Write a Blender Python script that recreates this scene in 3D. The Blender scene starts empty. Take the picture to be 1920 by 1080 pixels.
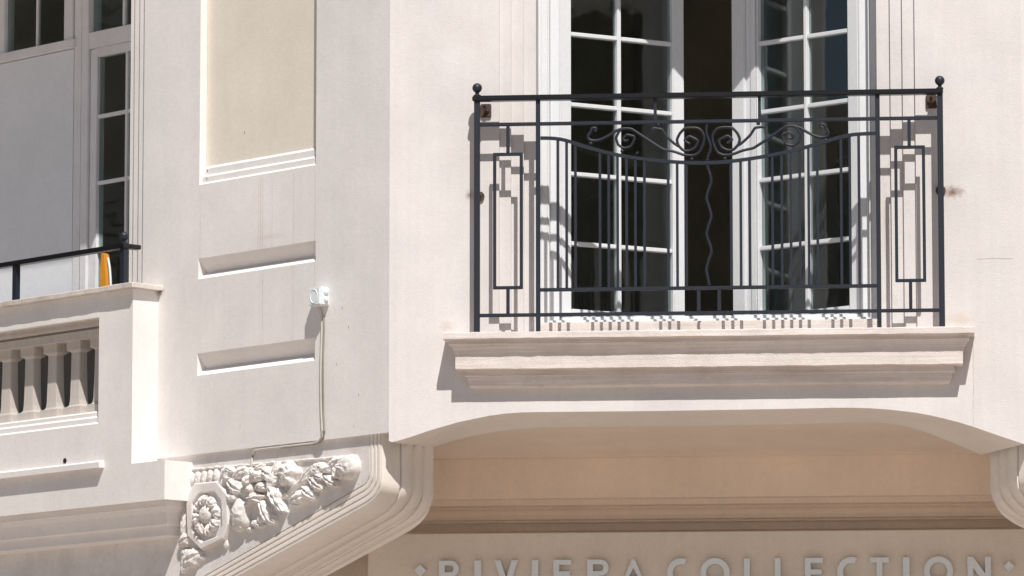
import bpy, bmesh, math, random
from math import sin, cos, tan, radians, pi, sqrt, atan2
from mathutils import Vector, Matrix, noise
from mathutils.geometry import tessellate_polygon

random.seed(7)
scene = bpy.context.scene
COL = scene.collection

# ------------------------------------------------------------------ camera
FPX = 10000.0                      # focal length in pixels of a 1920 wide picture
BETA = radians(5.6)                # the front face is seen slightly from its right
PHI = math.atan(1280 / FPX)        # upward pitch
DIST = FPX / 430.0                 # 430 px per metre at the front face
fw = Vector((-sin(BETA) * cos(PHI), cos(BETA) * cos(PHI), sin(PHI)))
rt = Vector((cos(BETA), sin(BETA), 0))
up = rt.cross(fw)
CAM = Vector((0, 0, 0)) - fw * DIST
CAM.z = 1.6
cam_data = bpy.data.cameras.new('camera')
cam_data.sensor_width = 36
cam_data.lens = 36 * FPX / 1920
cam_data.clip_start = 0.5
cam_data.clip_end = 2000
cam = bpy.data.objects.new('camera', cam_data)
COL.objects.link(cam)
cam.matrix_world = Matrix((rt, up, -fw)).transposed().to_4x4()
cam.matrix_world.translation = CAM
scene.camera = cam

# ------------------------------------------------------------------ sky, sun, exposure
SUN_EL, SUN_AZ = radians(55), radians(16.5)     # azimuth to the right of the front face's normal
sun_dir = Vector((sin(SUN_AZ) * cos(SUN_EL), -cos(SUN_AZ) * cos(SUN_EL), sin(SUN_EL)))
world = bpy.data.worlds.new('World')
scene.world = world
world.use_nodes = True
wn = world.node_tree
sky = wn.nodes.new('ShaderNodeTexSky')
sky.sky_type = 'NISHITA'
sky.sun_disc = False
sky.sun_elevation = SUN_EL
sky.sun_rotation = radians(180 - 16.5)
sky.air_density = 1.0
sky.dust_density = 0.6
bg = wn.nodes['Background']
bg.inputs['Strength'].default_value = 0.05
wn.links.new(sky.outputs[0], bg.inputs[0])
sun_data = bpy.data.lights.new('sun', 'SUN')
sun_data.energy = 4.8
sun_data.angle = radians(0.53)
sun_data.color = (1.0, 0.965, 0.91)
sun = bpy.data.objects.new('sun', sun_data)
COL.objects.link(sun)
sun.rotation_euler = (-sun_dir).to_track_quat('-Z', 'Y').to_euler()
sun.location = (6, -12, 20)
scene.view_settings.view_transform = 'Standard'
scene.view_settings.look = 'None'
scene.view_settings.gamma = 1.0
scene.view_settings.use_curve_mapping = False
scene.view_settings.exposure = 0.02

# ------------------------------------------------------------------ frames
def ray(px, py):
    return fw * FPX + rt * (px - 960) - up * (py - 540)
def hit(px, py, p0, n):
    d = ray(px, py)
    t = (Vector(p0) - CAM).dot(n) / d.dot(n)
    return CAM + d * t
class Frame:
    """a vertical face: a runs to the right along it, z is up, c is how far it stands proud"""
    def __init__(self, p0, ang):
        self.p0 = Vector((p0[0], p0[1], 0))
        self.r = Vector((cos(ang), sin(ang), 0))
        self.n = Vector((sin(ang), -cos(ang), 0))
    def w(self, a, z, c=0.0):
        v = self.p0 + self.r * a + self.n * c
        return (v.x, v.y, z)
    def at(self, px, py, c=0.0):
        h = hit(px, py, self.p0 + self.n * c, self.n)
        return ((h - self.p0).dot(self.r), h.z)
    def a(self, px, py, c=0.0): return self.at(px, py, c)[0]
    def z(self, px, py, c=0.0): return self.at(px, py, c)[1]
    def loc(self, v):
        d = Vector(v) - self.p0
        return (d.dot(self.r), v[2], d.dot(self.n))
FR = Frame((0, 0), 0)                             # front face of the oriel
GAM = radians(42.2)
XC = FR.a(730, 500)                               # the vertical arris between the two faces
SI = Frame((XC, 0), -GAM)                         # canted side face, a < 0 to the left of the arris
XM = 0.5 * (FR.a(749.6, 880, -.14) + FR.a(1911, 880, -.14))   # middle of the bay

# ------------------------------------------------------------------ materials
def new_mat(name):
    m = bpy.data.materials.new(name)
    m.use_nodes = True
    return m, m.node_tree, m.node_tree.nodes['Principled BSDF']
def N(nt, t, **kw):
    n = nt.nodes.new(t)
    for k, v in kw.items():
        if k in n.inputs: n.inputs[k].default_value = v
        else: setattr(n, k, v)
    return n
def plaster(name, col, var=0.06, grain=260, bump=0.25, streak=0.04, rough=0.9, speck=0.0, tint=None, sdir=(26, 26, .7)):
    m, nt, b = new_mat(name)
    L = nt.links.new
    tc = N(nt, 'ShaderNodeTexCoord')
    n1 = N(nt, 'ShaderNodeTexNoise', Scale=2.3, Detail=3.0, Roughness=0.6)
    L(tc.outputs['Object'], n1.inputs['Vector'])
    mp = N(nt, 'ShaderNodeMapping'); mp.inputs['Scale'].default_value = sdir
    L(tc.outputs['Object'], mp.inputs['Vector'])
    n2 = N(nt, 'ShaderNodeTexNoise', Scale=1.0, Detail=3.0, Roughness=0.65)
    L(mp.outputs[0], n2.inputs['Vector'])
    n3 = N(nt, 'ShaderNodeTexNoise', Scale=grain, Detail=1.0, Roughness=0.6)
    L(tc.outputs['Object'], n3.inputs['Vector'])
    n4 = N(nt, 'ShaderNodeTexNoise', Scale=38.0, Detail=2.0, Roughness=0.7)
    L(tc.outputs['Object'], n4.inputs['Vector'])
    def ramp(src, lo, hi, p0=.3, p1=.7):
        r = N(nt, 'ShaderNodeMapRange'); r.inputs['From Min'].default_value = p0; r.inputs['From Max'].default_value = p1
        r.inputs['To Min'].default_value = lo; r.inputs['To Max'].default_value = hi
        L(src, r.inputs['Value']); return r.outputs[0]
    def mul(a, c):
        x = N(nt, 'ShaderNodeMath', operation='MULTIPLY'); L(a, x.inputs[0]); L(c, x.inputs[1]); return x.outputs[0]
    v = mul(ramp(n1.outputs[0], 1 - var, 1 + var * .6), ramp(n2.outputs[0], 1 - streak, 1 + streak * .5))
    v = mul(v, ramp(n3.outputs[0], .95, 1.04))
    v = mul(v, ramp(n4.outputs[0], .972, 1.02))
    if speck > 0:
        vo = N(nt, 'ShaderNodeTexNoise', Scale=22.0, Detail=4.0, Roughness=0.75)
        L(tc.outputs['Object'], vo.inputs['Vector'])
        v = mul(v, ramp(vo.outputs[0], 1 - speck, 1.0, .27, .35))
    vs = N(nt, 'ShaderNodeVectorMath', operation='SCALE'); vs.inputs[0].default_value = col
    L(v, vs.inputs['Scale'])
    out = vs.outputs[0]
    if tint:
        mx = N(nt, 'ShaderNodeMix', data_type='RGBA')
        n5 = N(nt, 'ShaderNodeTexNoise', Scale=5.0, Detail=4.0, Roughness=0.7)
        L(tc.outputs['Object'], n5.inputs['Vector'])
        L(ramp(n5.outputs[0], 0, tint[3], .45, .72), mx.inputs['Factor'])
        L(out, mx.inputs[6]); mx.inputs[7].default_value = (*tint[:3], 1)
        out = mx.outputs[2]
    L(out, b.inputs['Base Color'])
    b.inputs['Roughness'].default_value = rough
    b.inputs['Specular IOR Level'].default_value = 0.2
    ad = N(nt, 'ShaderNodeMath', operation='MULTIPLY_ADD')
    L(n4.outputs[0], ad.inputs[0]); ad.inputs[1].default_value = .45; L(n3.outputs[0], ad.inputs[2])
    bp = N(nt, 'ShaderNodeBump'); bp.inputs['Strength'].default_value = bump; bp.inputs['Distance'].default_value = 0.006
    L(ad.outputs[0], bp.inputs['Height'])
    L(bp.outputs[0], b.inputs['Normal'])
    return m
M = {}
M['front'] = plaster('cream_render', (.745, .702, .692), speck=.08, streak=.03, bump=.28, var=.085, tint=(.70, .645, .60, .22))
M['side'] = plaster('lightened_side_render', (.845, .805, .785), speck=.14, var=.08, streak=.02, bump=.2)  # the building's render, lightened to make up for the side's weaker sun
M['panel'] = plaster('beige_panel_render', (.82, .755, .655), bump=.2, speck=.08, streak=.015)
M['trim'] = plaster('cream_trim', (.80, .725, .69), streak=.15, sdir=(2.2, 2.2, 110), bump=.4, speck=.2, tint=(.36, .28, .215, .24))
M['relief'] = plaster('relief_plaster', (.84, .80, .775), streak=.02, bump=.5, speck=.25, tint=(.42, .33, .27, .30))
M['corbel'] = plaster('corbel_render', (.88, .81, .75), streak=.02)
M['recess'] = plaster('bounce_tinted_render', (.86, .72, .61), streak=.02)  # render tinted tan, paints in the warm bounce light of the porch
M['board'] = plaster('sign_board_paint', (.77, .69, .615), streak=.03, bump=.1, grain=180)
M['stone'] = plaster('baluster_stone', (.62, .565, .52), streak=.08, speck=.15)
M['slab'] = plaster('weathered_cap', (.72, .66, .60), speck=.35, streak=.08, tint=(.30, .25, .21, .5))
M['wood_white'] = plaster('white_lacquer', (.76, .77, .79), var=.015, bump=.02, streak=.01, rough=.35)
M['old_white'] = plaster('old_white_paint', (.80, .80, .83), var=.05, bump=.08, streak=.012, rough=.55, speck=.1, tint=(.50, .42, .38, .2))
M['infill'] = plaster('white_infill_panel', (.82, .84, .88), var=.05, bump=.15, streak=.006, rough=.6)
M['room'] = plaster('dark_room_wall', (.46, .41, .34), var=.2, bump=.05)
M['roomdark'] = plaster('dark_room_floor', (.05, .04, .03), var=.2, bump=.05)
M['ground'] = plaster('pale_paving', (.48, .415, .36), var=.12, grain=40, bump=.3)
M['orange'] = plaster('orange_varnished_wood', (.75, .32, .04), var=.1, rough=.4, bump=.05)
M['plastic'] = plaster('white_plastic', (.78, .83, .85), var=.02, rough=.4, bump=.02, streak=.01)
M['cable'] = plaster('white_cable_sheath', (.66, .62, .58), var=.12, rough=.6, speck=.4)
M['cable_shade'] = plaster('cable_shadow_tone', (.30, .27, .24), var=.5, speck=.5)  # dark tone painting the side shadow of the cable
M['absorber'] = plaster('bounce_absorber', (.06, .055, .05), var=.2)  # colour of the added floor, soaks up bounce light
M['crack'] = plaster('crack_dirt', (.10, .075, .06), var=.3)
def simple(name, col, rough=.5, metal=0.0, nscale=60, nvar=.15, bump=.1):
    m, nt, b = new_mat(name); L = nt.links.new
    tc = N(nt, 'ShaderNodeTexCoord')
    n1 = N(nt, 'ShaderNodeTexNoise', Scale=nscale, Detail=4.0)
    L(tc.outputs['Object'], n1.inputs['Vector'])
    r = N(nt, 'ShaderNodeMapRange'); r.inputs['From Min'].default_value = .3; r.inputs['From Max'].default_value = .7
    r.inputs['To Min'].default_value = 1 - nvar; r.inputs['To Max'].default_value = 1 + nvar
    L(n1.outputs[0], r.inputs['Value'])
    vs = N(nt, 'ShaderNodeVectorMath', operation='SCALE'); vs.inputs[0].default_value = col
    L(r.outputs[0], vs.inputs['Scale']); L(vs.outputs[0], b.inputs['Base Color'])
    b.inputs['Roughness'].default_value = rough; b.inputs['Metallic'].default_value = metal
    bp = N(nt, 'ShaderNodeBump'); bp.inputs['Strength'].default_value = bump; bp.inputs['Distance'].default_value = .003
    L(n1.outputs[0], bp.inputs['Height']); L(bp.outputs[0], b.inputs['Normal'])
    return m
M['iron_black'] = simple('black_handrail_paint', (.008, .008, .010), rough=.35, nscale=140, nvar=.25, bump=.1)
M['iron'] = simple('painted_iron', (.013, .017, .029), rough=.5, nscale=140, nvar=.25, bump=.15)
M['rust'] = simple('rusty_iron', (.085, .052, .040), rough=.85, nscale=160, nvar=.6, bump=.5)
M['steel'] = simple('grey_letter_paint', (.76, .82, .88), rough=.55, metal=.0, nscale=90, nvar=.05, bump=.03)
M['black'] = simple('black_hole', (.01, .01, .01), rough=.9)
def glass(name):
    m, nt, b = new_mat(name); L = nt.links.new
    nt.nodes.remove(b)
    out = nt.nodes['Material Output']
    tr = N(nt, 'ShaderNodeBsdfTransparent'); tr.inputs[0].default_value = (.80, .86, .85, 1)
    gl = N(nt, 'ShaderNodeBsdfGlossy'); gl.inputs['Roughness'].default_value = .02; gl.inputs[0].default_value = (.9, .95, 1, 1)
    lw = N(nt, 'ShaderNodeLayerWeight', Blend=.5)
    pw = N(nt, 'ShaderNodeMath', operation='POWER'); L(lw.outputs['Facing'], pw.inputs[0]); pw.inputs[1].default_value = 5
    fr = N(nt, 'ShaderNodeMath', operation='MULTIPLY_ADD'); L(pw.outputs[0], fr.inputs[0]); fr.inputs[1].default_value = .94; fr.inputs[2].default_value = .075
    tc = N(nt, 'ShaderNodeTexCoord')
    n1 = N(nt, 'ShaderNodeTexNoise', Scale=5.0, Detail=2.0)
    L(tc.outputs['Object'], n1.inputs['Vector'])
    bp = N(nt, 'ShaderNodeBump'); bp.inputs['Strength'].default_value = .012; bp.inputs['Distance'].default_value = .05
    L(n1.outputs[0], bp.inputs['Height']); L(bp.outputs[0], gl.inputs['Normal'])
    mx = N(nt, 'ShaderNodeMixShader')
    L(fr.outputs[0], mx.inputs[0]); L(tr.outputs[0], mx.inputs[1]); L(gl.outputs[0], mx.inputs[2])
    L(mx.outputs[0], out.inputs['Surface'])
    return m
M['glass'] = glass('window_glass')
def perforated(name):
    m, nt, b = new_mat(name); L = nt.links.new
    tc = N(nt, 'ShaderNodeTexCoord')
    mp = N(nt, 'ShaderNodeMapping'); mp.inputs['Rotation'].default_value = (0, 0, GAM)
    L(tc.outputs['Object'], mp.inputs[0])
    sx = N(nt, 'ShaderNodeSeparateXYZ'); L(mp.outputs[0], sx.inputs[0])
    def wave(o, f):
        a = N(nt, 'ShaderNodeMath', operation='MULTIPLY'); L(o, a.inputs[0]); a.inputs[1].default_value = f
        s = N(nt, 'ShaderNodeMath', operation='SINE'); L(a.outputs[0], s.inputs[0]); return s.outputs[0]
    p = N(nt, 'ShaderNodeMath', operation='MULTIPLY'); L(wave(sx.outputs['X'], 520), p.inputs[0]); L(wave(sx.outputs['Z'], 430), p.inputs[1])
    g = N(nt, 'ShaderNodeMath', operation='GREATER_THAN'); L(p.outputs[0], g.inputs[0]); g.inputs[1].default_value = .42
    mx = N(nt, 'ShaderNodeMix', data_type='RGBA'); L(g.outputs[0], mx.inputs['Factor'])
    mx.inputs[6].default_value = (.012, .012, .014, 1); mx.inputs[7].default_value = (.75, .75, .75, 1)
    L(mx.outputs[2], b.inputs['Base Color']); b.inputs['Roughness'].default_value = .6
    return m
M['perf'] = perforated('perforated_screen')

# ------------------------------------------------------------------ mesh builder
class MB:
    def __init__(self): self.v = []; self.f = []
    def add(self, vs, fs):
        o = len(self.v); self.v += [tuple(p) for p in vs]; self.f += [tuple(i + o for i in f) for f in fs]
    def face(self, fr, outer, holes, c):
        loops = [[Vector((a, z, 0)) for a, z in outer]] + [[Vector((a, z, 0)) for a, z in h] for h in holes]
        pts = [p for l in loops for p in l]
        self.add([fr.w(p.x, p.y, c) for p in pts], tessellate_polygon(loops))
    def strip(self, fr, loop, c0, c1, closed=True):
        n = len(loop)
        self.add([fr.w(a, z, c0) for a, z in loop] + [fr.w(a, z, c1) for a, z in loop],
                 [(i, (i + 1) % n, n + (i + 1) % n, n + i) for i in range(n if closed else n - 1)])
    def slab(self, fr, outer, holes, c0, c1):
        self.face(fr, outer, holes, c0); self.face(fr, outer, holes, c1)
        for l in [outer] + list(holes): self.strip(fr, l, c0, c1)
    def box(self, fr, a0, a1, z0, z1, c0, c1):
        vs = [fr.w(a, z, c) for c in (c0, c1) for z in (z0, z1) for a in (a0, a1)]
        self.add(vs, [(0, 1, 3, 2), (4, 6, 7, 5), (0, 4, 5, 1), (2, 3, 7, 6), (0, 2, 6, 4), (1, 5, 7, 3)])
    def grid(self, rows, close_v=False):
        m = len(rows[0]); vs = [p for r in rows for p in r]; fs = []
        for i in range(len(rows) - 1):
            for j in range(m if close_v else m - 1):
                fs.append((i * m + j, i * m + (j + 1) % m, (i + 1) * m + (j + 1) % m, (i + 1) * m + j))
        self.add(vs, fs)
    def tube(self, pts, r, n=8, square=False, cap=True, ref=None):
        pts = [Vector(p) for p in pts]; rows = []
        if square: n = 4
        k = len(pts)
        for i, p in enumerate(pts):
            t = (pts[min(i + 1, k - 1)] - pts[max(i - 1, 0)]).normalized()
            rf = Vector(ref) if ref else (Vector((0, 0, 1)) if abs(t.z) < .95 else Vector((1, 0, 0)))
            x = t.cross(rf).normalized(); y = x.cross(t).normalized()
            rr = r[i] if isinstance(r, (list, tuple)) else r
            o = pi / 4 if square else 0
            q = rr * (sqrt(2) if square else 1)
            rows.append([p + x * (q * cos(2 * pi * j / n + o)) + y * (q * sin(2 * pi * j / n + o)) for j in range(n)])
        b = len(self.v)
        self.grid(rows, True)
        if cap:
            self.f.append(tuple(b + j for j in range(n))); self.f.append(tuple(b + (k - 1) * n + j for j in range(n)))
    def ball(self, c, r, nu=16, nv=10, sc=(1, 1, 1)):
        c = Vector(c); rows = []
        for i in range(nv + 1):
            th = pi * i / nv
            rows.append([c + Vector((r * sin(th) * cos(2 * pi * j / nu) * sc[0], r * sin(th) * sin(2 * pi * j / nu) * sc[1], r * cos(th) * sc[2])) for j in range(nu)])
        self.grid(rows, True)
    def build(self, name, mat, parent=None, smooth=None, bevel=0.0, kind=None, label=None, flip=False):
        me = bpy.data.meshes.new(name)
        bm = bmesh.new()
        vs = [bm.verts.new(p) for p in self.v]
        for f in self.f:
            try: bm.faces.new([vs[i] for i in f])
            except ValueError: pass
        bmesh.ops.remove_doubles(bm, verts=bm.verts, dist=1e-5)
        bmesh.ops.recalc_face_normals(bm, faces=bm.faces)
        if bevel:
            es = [e for e in bm.edges if len(e.link_faces) == 2 and e.calc_face_angle(0) > .6]
            bmesh.ops.bevel(bm, geom=es, offset=bevel, segments=2, affect='EDGES', clamp_overlap=True)
        bm.to_mesh(me); bm.free()
        me.materials.append(M[mat] if isinstance(mat, str) else mat)
        if smooth is not None:
            for p in me.polygons: p.use_smooth = True
            me.set_sharp_from_angle(angle=radians(smooth))
        return link(name, me, parent, kind, label)
INV = {}
def link(name, me, parent=None, kind=None, label=None):
    o = bpy.data.objects.new(name, me); COL.objects.link(o)
    if parent is not None:
        o.parent = parent; o.matrix_parent_inverse = INV.get(parent.name, Matrix())
    if kind: o['kind'] = kind
    if label: o['label'] = label
    return o
def copy_part(src, parent, off):
    o = src.copy(); COL.objects.link(o); o.parent = parent
    o.matrix_parent_inverse = INV.get(parent.name, Matrix()); o.location = off
    return o
def thing(name, label, cat, loc, group=None):
    o = bpy.data.objects.new(name, None); COL.objects.link(o)
    o.location = loc; o['label'] = label; o['category'] = cat; o.empty_display_size = .2
    if group: o['group'] = group
    INV[o.name] = Matrix.Translation(-Vector(loc))
    return o
def rect(a0, a1, z0, z1): return [(a0, z0), (a1, z0), (a1, z1), (a0, z1)]

def stain(mat, center, radii, col, amount, seed=0.0):
    """an irregular patch of rust or dirt of its own shape on a wall"""
    nt = mat.node_tree; L = nt.links.new; b = nt.nodes['Principled BSDF']
    src = b.inputs['Base Color'].links[0].from_socket
    tc = N(nt, 'ShaderNodeTexCoord')
    sb = N(nt, 'ShaderNodeVectorMath', operation='SUBTRACT'); L(tc.outputs['Object'], sb.inputs[0]); sb.inputs[1].default_value = center
    dv = N(nt, 'ShaderNodeVectorMath', operation='DIVIDE'); L(sb.outputs[0], dv.inputs[0]); dv.inputs[1].default_value = radii
    ln = N(nt, 'ShaderNodeVectorMath', operation='LENGTH'); L(dv.outputs[0], ln.inputs[0])
    nz = N(nt, 'ShaderNodeTexNoise', Scale=55.0, Detail=3.0, Roughness=.7); L(tc.outputs['Object'], nz.inputs['Vector'])
    ad = N(nt, 'ShaderNodeMath', operation='MULTIPLY_ADD'); L(nz.outputs[0], ad.inputs[0]); ad.inputs[1].default_value = 1.3; L(ln.outputs['Value'], ad.inputs[2])
    mr = N(nt, 'ShaderNodeMapRange'); L(ad.outputs[0], mr.inputs['Value'])
    mr.inputs['From Min'].default_value = .55; mr.inputs['From Max'].default_value = 1.5; mr.inputs['To Min'].default_value = amount; mr.inputs['To Max'].default_value = 0
    mx = N(nt, 'ShaderNodeMix', data_type='RGBA'); L(mr.outputs[0], mx.inputs['Factor']); L(src, mx.inputs[6]); mx.inputs[7].default_value = (*col, 1)
    L(mx.outputs[2], b.inputs['Base Color'])
ZTOP = FR.z(1200, -560)
# ------------------------------------------------------------------ ground
g = MB(); g.add([(-300, -300, 0), (300, -300, 0), (300, 300, 0), (-300, 300, 0)], [(0, 1, 2, 3)])
g.build('pavement', 'ground', kind='structure')

bld = thing('corner_building', 'cream rendered corner building with projecting oriel bay, carved corbel and balustraded loggia', 'building', (XC, 1.2, 0))

# ------------------------------------------------------------------ front wall of the oriel
Amid = [(746, 826.6), (774, 818), (800, 809), (827.5, 800.6), (858, 792), (890, 785), (918, 779.5), (946, 775.6), (980, 773.2), (1015, 772.5), (1130, 771.5), (1240, 770.5),
        (1452, 767), (1560, 764.6), (1594, 764.4), (1630, 765.4), (1665, 767.8), (1690, 770.4), (1718, 774), (1745, 779), (1771, 784.8), (1798, 792), (1824, 799.7), (1850, 809), (1877.5, 818.4), (1920, 832.6)]
Apt = [FR.at(*p) for p in Amid]
XR = 2 * XM - XC                                 # right arris of the bay
zc0 = FR.z(737, 829)
arch = [(XC, zc0 + .006), (XC + .012, zc0)] + Apt + [(XR - .01, FR.z(1922, 835))] + [(XR, FR.z(1922, 835) + .004)]
ST = .018
L_ = [FR.a(936, 300), FR.a(958, 300, -ST), FR.a(982, 300, -2 * ST), FR.a(1005, 300, -3 * ST)]
R_ = [FR.a(1717, 300), FR.a(1693.5, 300, 0), FR.a(1670.5, 300, -ST), FR.a(1645, 300, -2 * ST)]
zs = FR.z(1320, 617.5, .141)                     # top of the sill slab
ZL = FR.z(1300, -300)
holes = [rect(L_[i], R_[i], zs - .01, ZL - .05 * i) for i in range(4)]
mb = MB()
outer = [(XC, arch[0][1])] + arch[1:-1] + [(XR, arch[-1][1]), (XR, ZTOP), (XC, ZTOP)]
mb.face(FR, outer, [holes[0]], 0)
for i in range(3):
    mb.strip(FR, holes[i], -ST * i, -ST * (i + 1))
    mb.face(FR, holes[i], [holes[i + 1]], -ST * (i + 1))
mb.strip(FR, holes[3], -3 * ST, -.36)
front = mb.build('front_wall', 'front', bld)

# arch soffit and cove, porch back wall
TS, TB = .35, 1.45
Bl = [(808.8, 839.7), (840, 828.8), (877.5, 819), (921, 810), (977.5, 802.5), (1040, 800.5), (1130, 800), (1240, 799.5), (1452, 796), (1560, 793), (1620, 791), (1665, 792), (1700, 799), (1728, 807.5), (1753.5, 816.7), (1780, 827), (1806.7, 838), (1840, 852.8)]
Bpt = [FR.at(*p, -TS) for p in Bl]
def resample(pts, n):
    d = [0]
    for p, q in zip(pts, pts[1:]): d.append(d[-1] + math.dist(p, q))
    out = []
    for i in range(n):
        s = d[-1] * i / (n - 1); k = 0
        while k < len(d) - 2 and d[k + 1] < s: k += 1
        t = (s - d[k]) / max(d[k + 1] - d[k], 1e-9)
        out.append(tuple(p + (q - p) * t for p, q in zip(pts[k], pts[k + 1])))
    return out
def fair(pts, it=3):
    for _ in range(it):
        pts = [pts[0]] + [tuple((pts[i - 1][k] + 2 * pts[i][k] + pts[i + 1][k]) / 4 for k in range(len(pts[0]))) for i in range(1, len(pts) - 1)] + [pts[-1]]
    return pts
A2 = arch
B2 = resample(Bpt, 61)
# match along x so that the soffit is ruled straight back
def z_at(pts, x):
    for p, q in zip(pts, pts[1:]):
        if p[0] <= x <= q[0]: return p[1] + (q[1] - p[1]) * (x - p[0]) / max(q[0] - p[0], 1e-9)
    return pts[0][1] if x < pts[0][0] else pts[-1][1]
B2 = fair(B2, 4)
nb = len(B2)
A3 = []
for i, (bx, bz) in enumerate(B2):
    t = (bx - B2[0][0]) / (B2[-1][0] - B2[0][0])
    ax = arch[1][0] + t * (arch[-2][0] - arch[1][0])
    A3.append((ax, z_at(arch, ax)))
rows = []
for k in range(6):
    t = k / 5
    rows.append([FR.w(a[0] + (b[0] - a[0]) * t, a[1] + (b[1] - a[1]) * t, -TS * t) for a, b in zip(A3, B2)])
mb = MB(); mb.grid(rows)
# the rear lip of the arch band rises behind into the cove
mb.build('arch_soffit', 'corbel', bld, smooth=35)
zcv = max(b[1] for b in B2) + .003
zw = FR.z(1320, 856.5, -TB)
mid = nb // 2
s0 = (A3[mid][1] - B2[mid][1]) / TS
mb = MB(); rows = []
x0, x1 = B2[0][0] - .35, B2[-1][0] + .35
for k in range(15):
    t = k / 14 * pi / 2
    y = TS - .002 + (TB - .012 - TS) * (k / 14) ** 1.6; dy = y - TS; fade = s0 * .10 * (1 - math.exp(-dy / .10)); z = zcv - fade - (zcv - zw - s0 * .10) * (k / 14) ** 1.3
    rows.append([(x0, y, z), (x1, y, z)])
mb.grid(rows)
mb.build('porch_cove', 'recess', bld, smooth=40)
def zb(py, c=-TB): return FR.z(1320, py, c)
mb = MB()
W0 = -TB + .012
prof = [(W0, zw), (W0, zb(932)), (W0 - .030, zb(934.2)), (W0 - .030, zb(944)), (W0 - .062, zb(946.5)), (W0 - .062, zb(949)), (W0 - .052, zb(955)), (W0 - .048, zb(962)), (W0 - .056, zb(970)), (W0 - .072, zb(972)),
        (W0 - .072, zb(975)), (W0 - .100, zb(977)), (W0 - .100, zb(990)), (-TB - .20, zb(990.5)), (-TB - .20, 0)]
bx0 = FR.a(270, 1000, -TB); bx1 = 2 * XM - bx0
mb.grid([[FR.w(bx0, z, c) for c, z in prof], [FR.w(bx1, z, c) for c, z in prof]])
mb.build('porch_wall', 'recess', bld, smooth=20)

# ------------------------------------------------------------------ canted side wall with panel and grooves
z_sb = 0.5 * (SI.z(350, 856) + SI.z(720, 809))    # lower edge
vb = SI.a(296, 500)                               # foot of the projecting balcony block
vj = [SI.a(269, 300), SI.a(260.5, 300, -ST), SI.a(251, 300, -2 * ST), SI.a(243.5, 300, -3 * ST)]
pl, pr = SI.a(375, 200), SI.a(593, 200)
pz = 0.5 * (SI.z(375, 347) + SI.z(592, 309))
PH = rect(pl, pr, pz, ZTOP - .15)
def groove_px(xl, yt, yb, xr, ytr, ybr):
    return rect(SI.a(xl, yt), SI.a(xr, ytr), .5 * (SI.z(xl, yb) + SI.z(xr, ybr)), .5 * (SI.z(xl, yt) + SI.z(xr, ytr)))
GR = [groove_px(372, 485, 525, 592, 451, 489), groove_px(370, 662, 705.5, 590.5, 634, 675)]
mb = MB()
out = [(vj[0], z_sb - .0), (0, z_sb), (0, ZTOP), (vj[0], ZTOP)]
mb.face(SI, out, [PH] + GR, 0)
PD = .04
# the panel: plain reveals, three chamfered ledges along the bottom
ph = PH
zl = [pz, pz + .036, pz + .076]
mb.face(SI, [(pl, zl[0]), (pl, ZTOP - .15)], [], 0) if False else None
mb.add([SI.w(pl, pz, 0), SI.w(pl, ZTOP - .15, 0), SI.w(pl, ZTOP - .15, -PD), SI.w(pl, pz, -PD)], [(0, 1, 2, 3)])
mb.add([SI.w(pr, pz, 0), SI.w(pr, ZTOP - .15, 0), SI.w(pr, ZTOP - .15, -PD), SI.w(pr, pz, -PD)], [(0, 1, 2, 3)])
mb.add([SI.w(pl, ZTOP - .15, 0), SI.w(pr, ZTOP - .15, 0), SI.w(pr, ZTOP - .15, -PD), SI.w(pl, ZTOP - .15, -PD)], [(0, 1, 2, 3)])
lp = [(0, zl[0]), (-.011, zl[0] + .009), (-.013, zl[0] + .010), (-.013, zl[1] - .001), (-.024, zl[1] + .009), (-.026, zl[1] + .010), (-.026, zl[2] - .001), (-.038, zl[2] + .011), (-.0402, zl[2] + .012)]
mb.grid([[SI.w(pl, z, c) for c, z in lp], [SI.w(pr, z, c) for c, z in lp]])
for g_ in GR:
    (a0, z0), (a1, _), (_, z1), _2 = g_
    zm = z0 + (z1 - z0) * .37
    P = [SI.w(a0, z1, 0), SI.w(a0, zm, -.050), SI.w(a0, z0, 0), SI.w(a1, z1, 0), SI.w(a1, zm, -.050), SI.w(a1, z0, 0)]
    mb.add(P, [(0, 1, 4, 3), (1, 2, 5, 4), (0, 1, 2), (3, 4, 5)])
# jamb steps on the loggia side
for i in range(3):
    a0, a1, c0 = vj[i], vj[i + 1], -ST * (i + 1)
    mb.add([SI.w(a0, z_sb, -ST * i), SI.w(a0, ZTOP, -ST * i), SI.w(a0, ZTOP, c0), SI.w(a0, z_sb, c0)], [(0, 1, 2, 3)])
    mb.add([SI.w(a0, z_sb, c0), SI.w(a0, ZTOP, c0), SI.w(a1, ZTOP, c0), SI.w(a1, z_sb, c0)], [(0, 1, 2, 3)])
mb.add([SI.w(vj[3], z_sb, -3 * ST), SI.w(vj[3], ZTOP, -3 * ST), SI.w(vj[3], ZTOP, -.42), SI.w(vj[3], z_sb, -.42)], [(0, 1, 2, 3)])
# small overhang at the lower edge, over the corbel
CB = -.017
mb.add([SI.w(vj[0], z_sb, 0), SI.w(-.012, z_sb, 0), SI.w(-.012, z_sb, -.10), SI.w(vj[0], z_sb, -.10)], [(0, 1, 2, 3)])
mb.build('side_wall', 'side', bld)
mb = MB()
mb.box(SI, pl + .001, pr - .001, zl[2] - .02, ZTOP - .16, -PD, -PD - .05)
mb.build('wall_panel', 'panel', bld)

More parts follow.
